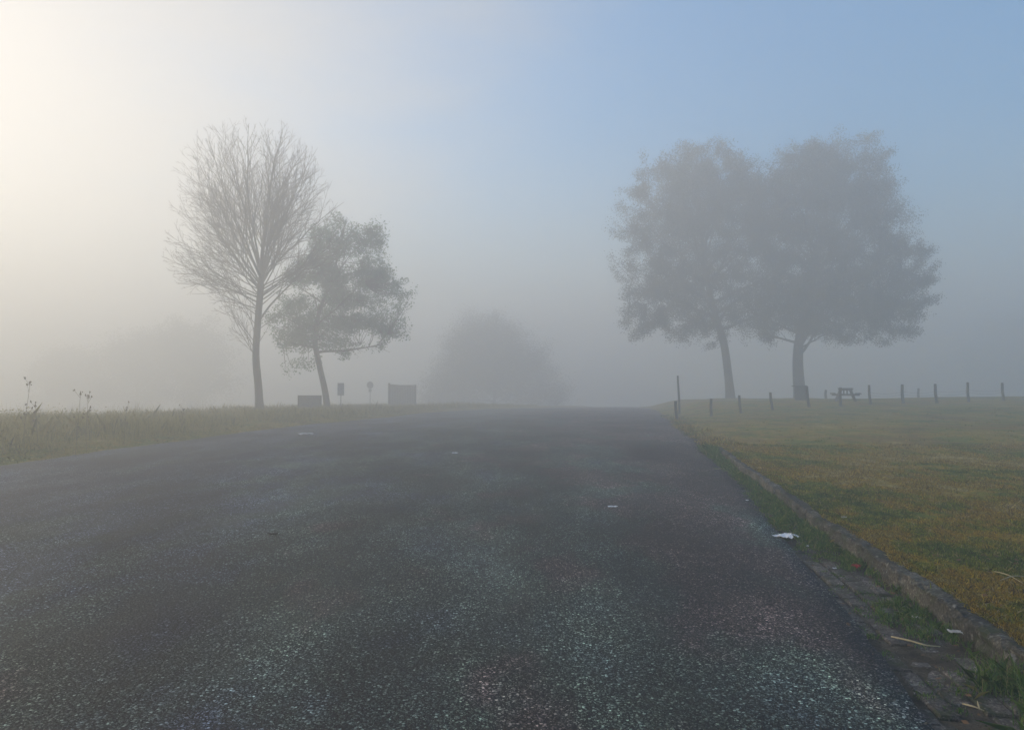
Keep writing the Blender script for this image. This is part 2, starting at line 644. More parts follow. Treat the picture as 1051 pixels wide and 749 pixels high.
# ------------------------------------------------------------------ grass
def blades(n, px, py, pz, length, width, lean, bend=.5):
    """n curved blades, each two quads folded into one 5-gon strip -> as (n,5,3) polygons"""
    az = nrg.uniform(0, 2 * np.pi, n)
    la = nrg.uniform(0, 2 * np.pi, n)
    ln = np.minimum(np.abs(nrg.normal(0, 1, n)), 1.9) * lean
    dx, dy = np.cos(la) * np.sin(ln), np.sin(la) * np.sin(ln)
    dz = np.cos(ln)
    wx_, wy_ = np.cos(az) * width / 2, np.sin(az) * width / 2
    b = np.stack([px, py, pz], 1)
    mid = b + np.stack([dx, dy, dz], 1) * (length * .55)[:, None]
    tip = mid + np.stack([dx * (1 + bend) + np.cos(la) * bend * .5, dy * (1 + bend) + np.sin(la) * bend * .5, dz * (1 - bend * .55)], 1) * (length * .5)[:, None]
    wv = np.stack([wx_, wy_, np.zeros(n)], 1)
    return np.stack([b - wv, b + wv, mid + wv * .8, tip, mid - wv * .8], 1)


# lawn, near part: short, matted
pts = []
while len(pts) < 190000:
    # denser near the viewer
    y = 2.6 + 15 * rng.random() ** 1.9
    a, b = lawn_left(y) - .01, .70 * y + .6
    if b <= a:
        continue
    x = rng.uniform(a, b)
    if pn(x, y, 1.6, 51) + .6 * pn(x, y, 6, 52) + rng.uniform(-.5, .5) < -.25:
        continue
    pts.append((x, y))
P = np.array(pts)
Z = np.array([lawn_z(x, y) for x, y in pts]) - .004
n = len(P)
ln = nrg.uniform(.012, .030, n) * np.where(nrg.random(n) > .93, 2.1, 1.0) * (1 + .25 * (P[:, 1] > 8))
struct(build_np('lawn_grass', blades(n, P[:, 0], P[:, 1], Z, ln, nrg.uniform(.003, .006, n) * (1 + P[:, 1] / 14), .85, .6), 5, M['blade_lawn']), 'stuff')

# gutter grass: tufts at the foot of the kerb
tufts = []
def tuft_patch(y0, y1, u0, u1, count, hmin, hmax):
    for _ in range(count):
        y = rng.uniform(y0, y1)
        u = u0 + (u1 - u0) * rng.random() ** 1.7
        tufts.append((kerb_x(y) - u, y, rng.uniform(hmin, hmax)))
tuft_patch(2.4, 4.2, .01, .28, 75, .08, .22)
tuft_patch(4.3, 6.2, .01, .10, 30, .03, .09)
tuft_patch(4.75, 5.5, .14, .36, 34, .04, .09)
tuft_patch(6.2, 7.2, .01, .08, 20, .04, .11)
tuft_patch(6.5, 7.4, .08, .28, 22, .03, .08)
tuft_patch(7.2, 10.6, .01, .38, 190, .04, .13)
tuft_patch(10.6, 13.5, .01, .20, 120, .05, .12)
tuft_patch(13.5, 17.8, .01, .22, 170, .06, .16)
tuft_patch(15.9, 17.6, .00, .25, 90, .14, .26)
for _ in range(160):
    y = rng.uniform(2.5, 17)
    a, b = road_right(y), kerb_x(y)
    tufts.append((rng.uniform(a - .02, b), y, rng.uniform(.015, .05)))
bx, by, bz, bl = [], [], [], []
for (x, y, h) in tufts:
    for _ in range(rng.randint(22, 46)):
        r = abs(rng.gauss(0, .035 + h * .12))
        a = rng.uniform(0, 6.283)
        xx = min(x + r * math.cos(a), kerb_x(y) + .0)
        bx.append(xx); by.append(y + r * math.sin(a)); bz.append(-.03); bl.append(h * rng.uniform(.45, 1.15))
n = len(bx)
by_ = np.array(by)
struct(build_np('gutter_grass', blades(n, np.array(bx), by_, np.array(bz), np.array(bl), nrg.uniform(.0025, .0048, n) * (1 + by_ / 16), .5, .7), 5, M['blade_gutter']), 'stuff')

# rougher grass: edge of the lawn where the kerb has gone, and scattered longer tufts
bx, by, bz, bl = [], [], [], []
for _ in range(520):
    y = 17 + 24 * rng.random() ** 1.3
    x = lawn_left(y) + abs(rng.gauss(0, .35)) - .12
    h = rng.uniform(.05, .16)
    for _ in range(14):
        bx.append(x + rng.gauss(0, .07)); by.append(y + rng.gauss(0, .07)); bl.append(h * rng.uniform(.5, 1.2))
for _ in range(700):
    y = rng.uniform(5, 34)
    x = rng.uniform(lawn_left(y), .7 * y + 1)
    h = rng.uniform(.03, .08)
    for _ in range(12):
        bx.append(x + rng.gauss(0, .06)); by.append(y + rng.gauss(0, .06)); bl.append(h * rng.uniform(.5, 1.2))
n = len(bx)
bz = np.array([lawn_z(x, y) for x, y in zip(bx, by)]) - .01
by_ = np.array(by)
struct(build_np('rough_grass', blades(n, np.array(bx), by_, bz, np.array(bl), nrg.uniform(.004, .008, n) * (1 + by_ / 20), .55, .6), 5, M['blade_lawn']), 'stuff')

# turf creeping over the back of the kerb
bx, by, bz, bl = [], [], [], []
for _ in range(26000):
    y = 2.4 + 15 * rng.random() ** 1.6
    w_ = .045 + .05 * pn(y, 1, 2.1, 71) + .03 * pn(y, 1, 7, 72)
    x = lawn_left(y) + rng.uniform(-w_, .10)
    bx.append(x); by.append(y); bz.append(.121); bl.append(rng.uniform(.012, .045))
n = len(bx); by_ = np.array(by)
struct(build_np('edge_grass', blades(n, np.array(bx), by_, np.array(bz), np.array(bl), nrg.uniform(.0025, .005, n) * (1 + by_ / 14), .8, .7), 5, M['blade_lawn']), 'stuff')

# grit and small stones swept into the gutter
mb = MB()
for _ in range(2600):
    y = 2.4 + 13 * rng.random() ** 1.5
    a, b = road_right(y) - .12, kerb_x(y) - .01
    x = a + (b - a) * rng.random()
    s_ = .003 + .009 * rng.random() ** 3
    zt = -.002 if x > road_right(y) else road_z(x, y)
    vs = [(x + s_ * dx * rng.uniform(.6, 1.2), y + s_ * dy * rng.uniform(.6, 1.2), zt + s_ * dz_ * rng.uniform(.6, 1.1)) for dx, dy, dz_ in
          ((1, 0, 0), (0, 1, 0), (-1, 0, 0), (0, -1, 0), (.1, .1, .9))]
    mb.add(vs, [(0, 1, 4), (1, 2, 4), (2, 3, 4), (3, 0, 4)])
struct(build('gutter_grit', mb, M['kerb']), 'stuff')

# overgrown verge along the left: dry grasses and herbs
bx, by, bz, bl, bw = [], [], [], [], []
cl = 0
while cl < 7000:
    y = 10 + 44 * rng.random() ** 1.3
    u = 12 * rng.random() ** 1.5
    x = road_left(y) - u + .02
    if x < -.73 * y - 2:
        continue
    cl += 1
    tall = sstep(.1, 2.4, u) * interp(y, [10, 16, 20, 24, 30, 40, 50], [.60, .62, .58, .44, .34, .32, .32])
    h = (.07 + tall * (1.0 + 1.1 * pn(x, y, .5, 61) + .8 * pn(x, y, 1.7, 62)))
    h = min(h, .70)
    if pn(x, y, 2.6, 67) > .33:
        h = min(h * 1.5, .98)
    zz = verge_z(x, y)
    for _ in range(13):
        bx.append(x + rng.gauss(0, .12)); by.append(y + rng.gauss(0, .12)); bz.append(zz - .02); bl.append(h * rng.uniform(.45, 1.1)); bw.append(rng.uniform(.005, .011) if h > .2 else .006)
for _ in range(4200):
    y = rng.uniform(34, 78)
    x = road_left(y) - 1.5 - 50 * rng.random() ** 1.4
    if x < -.73 * y - 3 or x > road_left(y) - 1:
        continue
    h = .15 + .40 * max(0, .45 + .9 * pn(x, y, .16, 63) + .4 * pn(x, y, .9, 64))
    zz = verge_z(x, y)
    for _ in range(11):
        bx.append(x + rng.gauss(0, .22)); by.append(y + rng.gauss(0, .22)); bz.append(zz - .02); bl.append(h * rng.uniform(.4, 1.1)); bw.append(rng.uniform(.02, .045))
for _ in range(900):
    y = 12 + 26 * rng.random() ** 1.3
    u = .8 + 7 * rng.random()
    x = road_left(y) - u
    h = interp(y, [10, 20, 36], [.62, .58, .36]) * rng.uniform(.9, 1.4)
    for _ in range(2):
        bx.append(x + rng.gauss(0, .03)); by.append(y + rng.gauss(0, .03)); bz.append(verge_z(x, y) - .02); bl.append(h * rng.uniform(.6, .95)); bw.append(.007)
n = len(bx)
struct(build_np('verge_grass', blades(n, np.array(bx), np.array(by), np.array(bz), np.array(bl), np.array(bw), .33, .45), 5, M['blade_verge']), 'stuff')
# broad leaves of the herbs mixed in
lv = []
for _ in range(24000):
    y = 12 + 38 * rng.random() ** 1.2
    u = .25 + 9 * rng.random() ** 1.4
    x = road_left(y) - u
    if x < -.73 * y - 2:
        continue
    tall = sstep(.3, 2.4, u) * interp(y, [10, 16, 20, 24, 30, 40, 50], [.58, .60, .56, .40, .32, .30, .30])
    z = verge_z(x, y) + .03 + tall * rng.random() ** .7 * max(.2, 1.0 + .9 * pn(x, y, .5, 61) + .7 * pn(x, y, 1.9, 66))
    a = rng.uniform(0, 6.28); e = rng.uniform(-.6, .6); s = rng.uniform(.03, .075)
    d = Vector((math.cos(a) * math.cos(e), math.sin(a) * math.cos(e), math.sin(e)))
    w = d.cross(Vector((0, 0, 1))).normalized() * s * .45
    c = Vector((x, y, z))
    lv.append([c, c + d * s * .5 + w, c + d * s, c + d * s * .5 - w])
struct(build_np('verge_herbs', np.array([[tuple(p) for p in q] for q in lv]), 4, M['blade_verge']), 'stuff')


# ------------------------------------------------------------------ trees
class Envelope:
    def __init__(self, ells, d, deep=.9):
        self.e = []; self.amp = 1.0
        for (cx, cy, rx, ry) in ells:
            self.e.append((wx(cx, d), d, wz(cy, d), rx / FPX * d, rx / FPX * d * deep, ry / FPX * d))

    def inside(self, p, k=1.0):
        k = k * (1 + self.amp * (.30 * noise.noise(p * .38) + .18 * noise.noise(p * 1.1)))
        for (x, y, z, a, b, c) in self.e:
            if ((p.x - x) / (a * k)) ** 2 + ((p.y - y) / (b * k)) ** 2 + ((p.z - z) / (c * k)) ** 2 < 1:
                return True
        return False

    def reach(self, p, d, mx, step=.2):
        """how far one can go from p along d until well out of the envelope"""
        t = 0; last = 0
        while t < mx:
            t += step
            if self.inside(p + d * t):
                last = t
        return last


def rot_dir(d, ang, az):
    a = d.orthogonal().normalized()
    b = d.cross(a)
    return (d * math.cos(ang) + (a * math.cos(az) + b * math.sin(az)) * math.sin(ang)).normalized()


def sample(pts, t):
    f = t * (len(pts) - 1)
    i = min(int(f), len(pts) - 2)
    return pts[i].lerp(pts[i + 1], f - i), (pts[i + 1] - pts[i]).normalized()


class Tree:
    def __init__(self, seed, env, P):
        self.r = random.Random(seed); self.env = env; self.P = P
        self.thick = MB(); self.fine = MB(); self.tips = []; self.skel = []; self.cl = []

    def branch(self, p, d, L, r0, level):
        P = self.P; r = self.r
        seg = P['seg'][level]
        n = max(3, int(L / seg))
        pts = [p.copy()]; d = d.copy()
        for i in range(n):
            d = d + Vector((0, 0, P['up'][level])) * (1 / n) + Vector((r.gauss(0, 1), r.gauss(0, 1), r.gauss(0, 1))) * P['wig'][level]
            d.normalize()
            pts.append(pts[-1] + d * (L / n))
        rt = max(P['rmin'], r0 * P['tip'][level])
        rad = [r0 + (rt - r0) * (i / n) ** .8 for i in range(n + 1)]
        (self.thick if level <= P['thick'] else self.fine).tube(pts, rad, P['sides'][level], cap=False)
        self.skel.extend(pts[1:])
        if level >= P['levels']:
            self.tips.append((pts, d))
            return
        k = max(1, int(P['kids'][level] * L * r.uniform(.85, 1.15)))
        az = r.uniform(0, 6.28)
        for j in range(k):
            t = P['from'][level] + (1 - P['from'][level]) * (j + r.random() * .8) / k
            t = min(t, .99)
            q, dd = sample(pts, t)
            az += 2.4 + r.uniform(-.5, .5)
            cd = rot_dir(dd, r.gauss(P['ang'][level], P['ang_sd']), az)
            base = L * P['ratio'][level] * (1 - P['fall'][level] * t) * r.uniform(.7, 1.25)
            base = max(base, P['lmin'][level])
            lim = self.env.reach(q, cd, base * 1.15)
            ln = min(base, lim * r.uniform(.9, 1.06) + P['over'])
            if ln < P['lmin'][level] * .45:
                continue
            cr = min(rad[min(int(t * n), n)] * .72, P['rk'][level] * ln + .004)
            self.branch(q, cd, ln, max(P['rmin'], cr), level + 1)
        self.tips.append((pts[-3:], d))

    def trunk(self, pts, rad, sides=14):
        # root flare and bumps
        vs = []; mbb = self.thick
        mbb.tube(pts, rad, sides)

    def nodes(self, mb_from=0):
        return self.skel

    def clumps(self, n, gap, pull=.25):
        """twigs out to leaf clumps that fill the envelope, each grown from the nearest limb"""
        r = self.r
        kd = kdtree.KDTree(len(self.skel))
        for i, p in enumerate(self.skel):
            kd.insert(p, i)
        kd.balance()
        vol = [e[3] * e[4] * e[5] for e in self.env.e]
        made = 0; tries = 0
        off = Vector((r.uniform(0, 50), 0, 0))
        while made < n and tries < n * 30:
            tries += 1
            x, y, z, a, b, c = r.choices(self.env.e, vol)[0]
            d = Vector((r.gauss(0, 1), r.gauss(0, 1), r.gauss(0, 1))).normalized() * (r.random() ** .40) * 1.12
            p = Vector((x + d.x * a, y + d.y * b, z + d.z * c))
            if not self.env.inside(p) or noise.noise(Vector((p.x * .6, p.y * .6, p.z * 1.05)) + off) + .5 * noise.noise(p * 1.9 + off) < gap:
                continue
            q, i, dist = kd.find(p)
            if dist > 3.4:
                continue
            mid = q.lerp(p, .5) + Vector((r.gauss(0, .06), r.gauss(0, .06), -.08 * dist + r.gauss(0, .06)))
            if dist > .15:
                self.fine.tube([q, mid, p], [.012 + .008 * dist, .010 + .004 * dist, .006], 4, cap=False)
            out = (p - q).normalized() if dist > .1 else Vector((0, 0, 1))
            self.cl.append((p, (out + Vector((0, 0, .5))).normalized()))
            made += 1

    def leaves(self, per, spread, size, every=.3, droop=.0, clump=40):
        r = self.r
        out = []
        for p, d in self.cl:
            for _ in range(int(clump * r.uniform(.5, 1.4))):
                gg = lambda k: max(-1.5, min(1.5, r.gauss(0, 1))) * k
                c = p + d * gg(spread * 1.7) + Vector((gg(spread), gg(spread), gg(spread * .8)))
                s = size * r.uniform(.6, 1.35)
                a = Vector((r.gauss(0, 1), r.gauss(0, 1), r.gauss(0, .7) - .2)).normalized()
                w = a.cross(Vector((r.gauss(0, 1), r.gauss(0, 1), r.gauss(0, 1)))).normalized() * s * .38
                out.append((c, c + a * s * .45 + w, c + a * s, c + a * s * .5 - w))
        for pts, d in self.tips:
            L = (pts[-1] - pts[0]).length
            k = max(1, int(per * (.4 + L)))
            for _ in range(k):
                t = r.random() ** .7
                q, dd = sample(pts, t)
                c = q + Vector((r.gauss(0, spread), r.gauss(0, spread), r.gauss(0, spread * .8) - droop * r.random()))
                s = size * r.uniform(.6, 1.35)
                a = Vector((r.gauss(0, 1), r.gauss(0, 1), r.gauss(0, .7) - .2)).normalized()
                w = a.cross(Vector((r.gauss(0, 1), r.gauss(0, 1), r.gauss(0, 1)))).normalized() * s * .38
                out.append((c, c + a * s * .45 + w, c + a * s, c + a * s * .5 - w))
        return np.array([[tuple(p) for p in q] for q in out])


def smooth_line(ctrl, n):
    """Catmull-Rom through Vector control points"""
    c = [ctrl[0] * 2 - ctrl[1]] + ctrl + [ctrl[-1] * 2 - ctrl[-2]]
    out = []
    for i in range(1, len(c) - 2):
        for k in range(n):
            t = k / n
            a, b, d, e = c[i - 1], c[i], c[i + 1], c[i + 2]
            out.append(.5 * ((2 * b) + (d - a) * t + (2 * a - 5 * b + 4 * d - e) * t * t + (3 * b - a - 3 * d + e) * t ** 3))
    out.append(c[-2])
    return out


def pxline(lst, d, n=6, deep=None):
    return smooth_line([Vector((wx(x, d), d + (deep[i] if deep else 0), wz(y, d))) for i, (x, y) in enumerate(lst)], n)


def rads(n, stops):
    return [interp(i / (n - 1), [s[0] for s in stops], [s[1] for s in stops]) for i in range(n)]


# ---- bare tree on the left
D = 42.0
SC = D / 32.6
env = Envelope([(256, 205, 82, 88), (255, 178, 72, 58), (264, 150, 40, 34), (222, 245, 52, 62), (312, 220, 36, 44), (240, 318, 30, 52), (205, 195, 34, 46), (198, 262, 32, 42), (318, 262, 30, 40), (326, 212, 27, 36)], D)
env.amp = .3
PB = dict(levels=4, thick=1, seg=[.5, .35, .25, .18, .15], up=[.2, .06, .16, .16, .1], wig=[.02, .05, .07, .09, .10], rmin=.0065, tip=[.2, .14, .2, .35, .5],
          sides=[10, 6, 4, 3, 3], kids=[0, 2.1, 2.6, 2.8, 0], ang=[.5, .50, .52, .55, .5], ang_sd=.10, ratio=[.5, .48, .52, .5, .4], fall=[.4, .62, .55, .5, .4],
          lmin=[.5, .6, .42, .26, .15], over=.04, rk=[.02, .010, .0075, .006, .01])
PB['from'] = [.3, .16, .12, .1, .1]
base = Vector((wx(267, D), D, verge_z(wx(267, D), D) - .05))
T = Tree(21, env, PB)
tp = pxline([(267, 431), (265.5, 400), (262.5, 365), (264, 335), (266.5, 300), (268, 280)], D)
tp[0].z = base.z - .1
T.trunk(tp, rads(len(tp), [(0, .36), (.05, .27), (.15, .215), (.5, .185), (.85, .175), (1, .15)]))
top = tp[-1]
# leaders rising from the fork: (start height fraction, azimuth, lean from vertical, length m, radius)
lr = random.Random(4)
lead = []
az = .4
NL = 24
for i in range(NL):
    k = i / (NL - 1)
    az += 2.4 + lr.uniform(-.3, .3)
    lead.append((.70 + .30 * k ** .8, az, (1.16 - 1.1 * k ** 1.25) * lr.uniform(.85, 1.12), 9.5, .055 + .075 * k))
for sd, az0 in ((0, math.pi), (1, 0.0)):
    for i, ln_ in enumerate((.22, .40, .56, .72, .88, 1.05)):
        lead.append((.98 - .05 * i - .02 * sd, az0 + lr.uniform(-.35, .35), ln_ * lr.uniform(.93, 1.07), 9.5, .10 - .008 * i))
for t_, a_, l_ in ((.86, 3.3, 1.0), (.82, 2.9, 1.15), (.78, 3.5, 1.25), (.73, 3.0, 1.05), (.84, .2, 1.0), (.79, -.2, 1.12), (.74, .35, .95), (.70, 3.2, 1.2)):
    lead.append((t_, a_, l_, 8.0, .06))
lead += [(.77, 3.2, 1.38, 6.0, .05), (.62, .12, .62, 8.0, .10), (.66, 3.0, 1.0, 5.0, .05)]
lead += [(t, a_, l_, 3.6, .036) for (t, a_, l_) in ((.60, 3.1, .75), (.54, 2.5, .70), (.48, 3.7, .72), (.43, 2.9, .62), (.57, .3, .85), (.50, 4.9, .8), (.39, 3.4, .6), (.46, .8, .7), (.63, 2.1, .9), (.36, 2.6, .6))]
for (t, az, lean, L, r0) in lead:
    p, dd = sample(tp, t)
    d0 = Vector((math.cos(az) * math.sin(lean), math.sin(az) * math.sin(lean), math.cos(lean)))
    L2 = min(L, env.reach(p, (d0 + Vector((0, 0, .10))).normalized(), L * 1.3) + .1)
    L2 = max(1.4, L2 * .93)
    T.branch(p, d0, L2, min(r0 * .60, .013 + .0085 * L2), 1)
t_bare = thing('bare_tree', 'tall leafless tree with fan of fine twigs, beside the small green tree', 'tree', base, world=True)
build('trunk', T.thick, M['bark_brown'], t_bare, True)
build('crown', T.fine, M['bark_brown'], t_bare, False)

# ---- leafy trees
PL = dict(levels=3, thick=2, seg=[.5, .4, .3, .25], up=[.1, .10, .05, .0], wig=[.03, .06, .09, .12], rmin=.008, tip=[.2, .2, .25, .4],
          sides=[10, 6, 4, 3], kids=[0, 2.2, 2.6, 0], ang=[.6, .65, .7, .7], ang_sd=.16, ratio=[.5, .45, .45, .4], fall=[.4, .5, .5, .4],
          lmin=[.5, .6, .4, .2], over=.10, rk=[.02, .016, .012, .010])
PL['from'] = [.3, .22, .15, .1]


def leafy(name, label, cat, D, ells, line, rad, limbs, leafmat, bark, per, spread, size, seed, P=None, group=None, deep=None, zbase=None, envdeep=.9, keep=None, nc=500, gap=-.1, clump=40, amp=.85):
    env = Envelope(ells, D, envdeep)
    env.amp = amp
    T = Tree(seed, env, P or PL)
    tp = pxline(line, D, 6, deep)
    if zbase is not None:
        tp[0].z = zbase - .12
    T.trunk(tp, rads(len(tp), rad), 14)
    r = T.r
    for (t, az, lean, L, r0) in limbs:
        p, dd = sample(tp, t)
        d0 = Vector((math.cos(az) * math.sin(lean), math.sin(az) * math.sin(lean), math.cos(lean)))
        L2 = min(L, env.reach(p, d0, L * 1.3) + .1)
        if L2 < .7:
            L2 = .7
        T.branch(p, d0, L2, min(r0, .03 + L2 * .02), 1)
    T.skel.extend(tp[len(tp) // 3:])
    T.clumps(nc, gap)
    b = Vector((tp[0].x, tp[0].y, zbase if zbase is not None else tp[0].z))
    th = thing(name, label, cat, b, group, world=True)
    for v, f in ((T.fine.v, T.fine.f),):
        T.thick.add(v, f)
    build('trunk', T.thick, bark, th, True)
    q = T.leaves(per, spread, size, clump=clump)
    if keep is not None:
        q = q[keep(q[:, 0])]
    build_np('crown', q, 4, leafmat, th, tuple(b))
    return th, len(q)


def fan(n, t0, t1, lean0, lean1, L0, L1, r0, r1, seed):
    r = random.Random(seed); out = []; az = r.uniform(0, 6.28)
    for i in range(n):
        k = i / max(1, n - 1)
        az += 2.4 + r.uniform(-.35, .35)
        out.append((t0 + (t1 - t0) * k, az, (lean0 + (lean1 - lean0) * k) * r.uniform(.85, 1.15), (L0 + (L1 - L0) * k) * r.uniform(.85, 1.1), r0 + (r1 - r0) * k))
    return out


counts = {}
D = 47.5
_, counts['green'] = leafy('broadleaf_tree', 'small green leafy tree with crooked trunk, right of the bare tree', 'tree', D,
      [(352, 262, 42, 38), (385, 243, 16, 17), (330, 285, 36, 34), (372, 292, 34, 34), (401, 308, 23, 24), (300, 322, 26, 28), (340, 330, 44, 28), (302, 358, 28, 26), (390, 338, 28, 22), (352, 350, 28, 18)],
      [(337, 427), (334, 403), (328, 376), (323, 348), (328, 318), (340, 285), (348, 255), (352, 238)],
      [(0, .28), (.04, .22), (.15, .19), (.4, .16), (.6, .12), (.8, .07), (1, .03)],
      fan(24, .36, .98, 1.35, .3, 4.6, 1.8, .085, .035, 5), M['leaf_green'], M['bark_brown'], 3, .17, .115, 33, nc=900, gap=.0, clump=56, amp=.45,
      zbase=verge_z(wx(337, D), D))

DR = 62.0
_, counts['m1'] = leafy('maple_tree', 'tall broad hazy tree with leaning trunk, nearer the road of the right pair', 'tree', DR,
      [(712, 225, 72, 74), (690, 190, 42, 38), (730, 190, 50, 44), (665, 250, 36, 60), (690, 305, 56, 46), (668, 322, 40, 30), (745, 250, 52, 84), (768, 305, 36, 44), (760, 200, 30, 36), (720, 330, 40, 26)],
      [(750, 416), (748, 390), (743, 352), (735, 325), (727, 290), (722, 250), (718, 210), (715, 175)],
      [(0, .58), (.04, .41), (.14, .33), (.35, .29), (.6, .20), (.85, .10), (1, .04)],
      fan(40, .34, .99, 1.35, .25, 7.8, 3.4, .17, .05, 8), M['leaf_maple'], M['bark_grey'], 2, .24, .105, 41, nc=1800, gap=.02, clump=130, zbase=lawn_z(wx(750, DR), DR))
DR2 = 60.0
_, counts['m2'] = leafy('maple_tree', 'taller wider hazy tree with forked trunk and a bin at its foot', 'tree', DR2,
      [(850, 215, 72, 72), (862, 180, 50, 44), (820, 200, 46, 54), (905, 265, 48, 50), (938, 268, 26, 24), (900, 205, 30, 34), (790, 215, 34, 44), (880, 318, 66, 38), (918, 328, 34, 24), (935, 300, 24, 26), (800, 290, 42, 64), (845, 300, 70, 50), (795, 335, 30, 22)],
      [(822, 412), (820, 395), (819, 368), (822, 340), (832, 300), (842, 255), (850, 210), (858, 165)],
      [(0, .74), (.05, .53), (.14, .45), (.35, .37), (.6, .24), (.85, .11), (1, .04)],
      [(.29, .15, .60, 5.6, .27)] + fan(44, .34, .99, 1.40, .25, 8.6, 3.6, .19, .05, 9), M['leaf_maple'], M['bark_grey'], 2, .24, .105, 43, nc=2500, gap=.01, clump=130, zbase=lawn_z(wx(822, DR2), DR2))

# ---- far masses in the fog: big round bush at the end of the road, faint trees
PF = dict(PL); PF['kids'] = [0, 1.5, 1.8, 0]; PF['levels'] = 3


def far_tree(name, label, D, ells, px, py, seed, per, size, nl=22, group=None, leaf='leaf_dark', nc=350):
    tops = min(c[1] - c[3] for c in ells)
    r = leafy(name, label, 'tree' if 'tree' in name else 'bush', D, ells,
              [(px, py + 3), (px, py - 8), (px + 1, (py * 2 + tops) / 3), (px + 2, (py + tops * 3) / 4), (px + 2, tops + 10)],
              [(0, .32), (.2, .25), (.6, .14), (1, .03)],
              fan(nl, .08, .98, 1.5, .3, .07 * D, .03 * D, .1, .03, seed), M[leaf], M['bark_brown'], per, .006 * D, size, seed, nc=nc, amp=1.25, gap=-.25, clump=90, P=PF, group=group, zbase=wz(py, D))
    counts[label[:14]] = r[1]


far_tree('round_bush', 'large dome-shaped bush looming in fog where the road ends', 106.0,
         [(502, 350, 34, 34), (490, 368, 50, 40), (520, 368, 44, 38), (468, 390, 46, 36), (540, 390, 44, 32), (444, 402, 44, 28), (420, 408, 30, 18), (566, 406, 34, 20)], 507, 424, 61, 1, .13, 30, nc=2000)
gfar = 'faint trees in the fog at far left'
far_tree('distant_tree', 'faint rounded tree in fog directly behind the bare tree trunk', 124.0, [(205, 375, 38, 46), (185, 360, 26, 28)], 205, 428, 71, 2, .28, 18, gfar)
far_tree('distant_tree', 'faint broad tree in fog, middle of the far left row', 130.0, [(140, 380, 42, 40), (150, 365, 26, 26)], 140, 428, 73, 2, .28, 18, gfar)
far_tree('distant_tree', 'faintest leftmost low tree in the fog above the verge weeds', 136.0, [(75, 392, 38, 34), (60, 385, 22, 20)], 75, 428, 75, 2, .28, 16, gfar)
far_tree('distant_tree', 'barely visible tree in fog at the right edge beyond the posts', 165.0, [(1030, 365, 40, 36), (1050, 350, 30, 30)], 1035, 414, 77, 2, .32, 18)

# ---- individual tall weeds standing over the verge
def weed(px, D, top, label, seed):
    r = random.Random(seed)
    x = wx(px, D); zb = verge_z(x, D); zt = wz(top, D)
    th = thing('tall_weed', label, 'weed', (x, D, zb), 'tall dry weeds on the left verge', world=True)
    mb = MB(); heads = []
    pts = smooth_line([Vector((x, D, zb - .05)), Vector((x + r.uniform(-.04, .04), D, (zb * 2 + zt) / 3)), Vector((x + r.uniform(-.1, .1), D + .02, zt))], 6)
    mb.tube(pts, rads(len(pts), [(0, .005), (1, .0028)]), 5)
    for i in range(r.randint(5, 8)):
        q, d = sample(pts, r.uniform(.45, .98))
        dd = rot_dir(d, r.uniform(.4, .8), r.uniform(0, 6.28))
        L = r.uniform(.06, .18)
        e = q + dd * L + Vector((0, 0, .02))
        mb.tube([q, q.lerp(e, .5), e], [.003, .0025, .002], 4)
        hd = MB(); heads.append(hd)
        for k in range(5):
            c = e + Vector((r.gauss(0, .007), r.gauss(0, .007), r.gauss(0, .009)))
            hd.tube([c, c + Vector((0, 0, .01)), c + Vector((0, 0, .024))], [.005, .011, .002], 5)
    hd = MB(); heads.append(hd)
    for k in range(9):
        c = pts[-1] + Vector((r.gauss(0, .012), r.gauss(0, .012), r.uniform(-.05, .02)))
        hd.tube([c, c + Vector((0, 0, .012)), c + Vector((0, 0, .03))], [.004, .010, .002], 5)
    build('stem', mb, M['weed_dry'], th); [build('seed_head', hd, M['weed_dry'], th) for hd in heads]


weed(27, 15.5, 393, 'tallest dry weed stalk on the verge, nearest the left edge', 1)
weed(78, 15.8, 403, 'thin dry weed stalk second from left over the verge', 2)
weed(90, 17.0, 407, 'short bent weed stalk beside a thin one near left verge', 3)
weed(40, 16.4, 416, 'low bushy weed head just above left verge grass', 4)
weed(128, 18.5, 419, 'dry weed stalk standing alone mid way along the verge', 5)
weed(186, 21.5, 420, 'pale weed stalk on the verge left of the bare tree', 6)

# ------------------------------------------------------------------ posts along the lawn
mb = MB()
nring = 9
pp = [Vector((.010 * math.sin(i * .9), .008 * math.cos(i * 1.3), -0.3 + 1.3 * i / (nring - 1))) for i in range(nring)]
mb.tube(pp, [.074, .074, .073, .072, .071, .070, .069, .067, .064], 9)
post_me = None
G = 'wooden posts along the far side of the lawn'
posts = [  # px base, depth, top px, lean px, label
    (694.5, 34.0, 411.4, -1.5, 'short wooden post nearest the road, first in the lawn row'),
    (729.5, 35.5, 409.0, 0, 'short wooden post left of the leaning tree trunk'),
    (760.0, 36.5, 405.5, -1.6, 'short wooden post just right of the leaning tree trunk'),
    (792.5, 38.0, 402.4, -2.6, 'leaning wooden post midway between the two big tree trunks'),
    (830.0, 39.5, 396.5, -2.0, 'wooden post close to the right of the bin and forked tree'),
    (862.3, 39.5, 397.6, 0, 'wooden post standing in front of the picnic table'),
    (893.0, 40.0, 395.0, -1.5, 'leaning wooden post first to the right of the picnic table'),
    (926.5, 40.5, 394.3, -1.0, 'wooden post second to the right of the picnic table'),
    (961.0, 40.5, 393.8, -2.2, 'wooden post third to the right of the picnic table'),
    (993.7, 41.0, 392.2, -1.0, 'wooden post next to last before the right edge'),
    (1029.7, 41.5, 392.8, -1.4, 'rightmost wooden post, holding the last length of wire'),
]
wire_pts = []
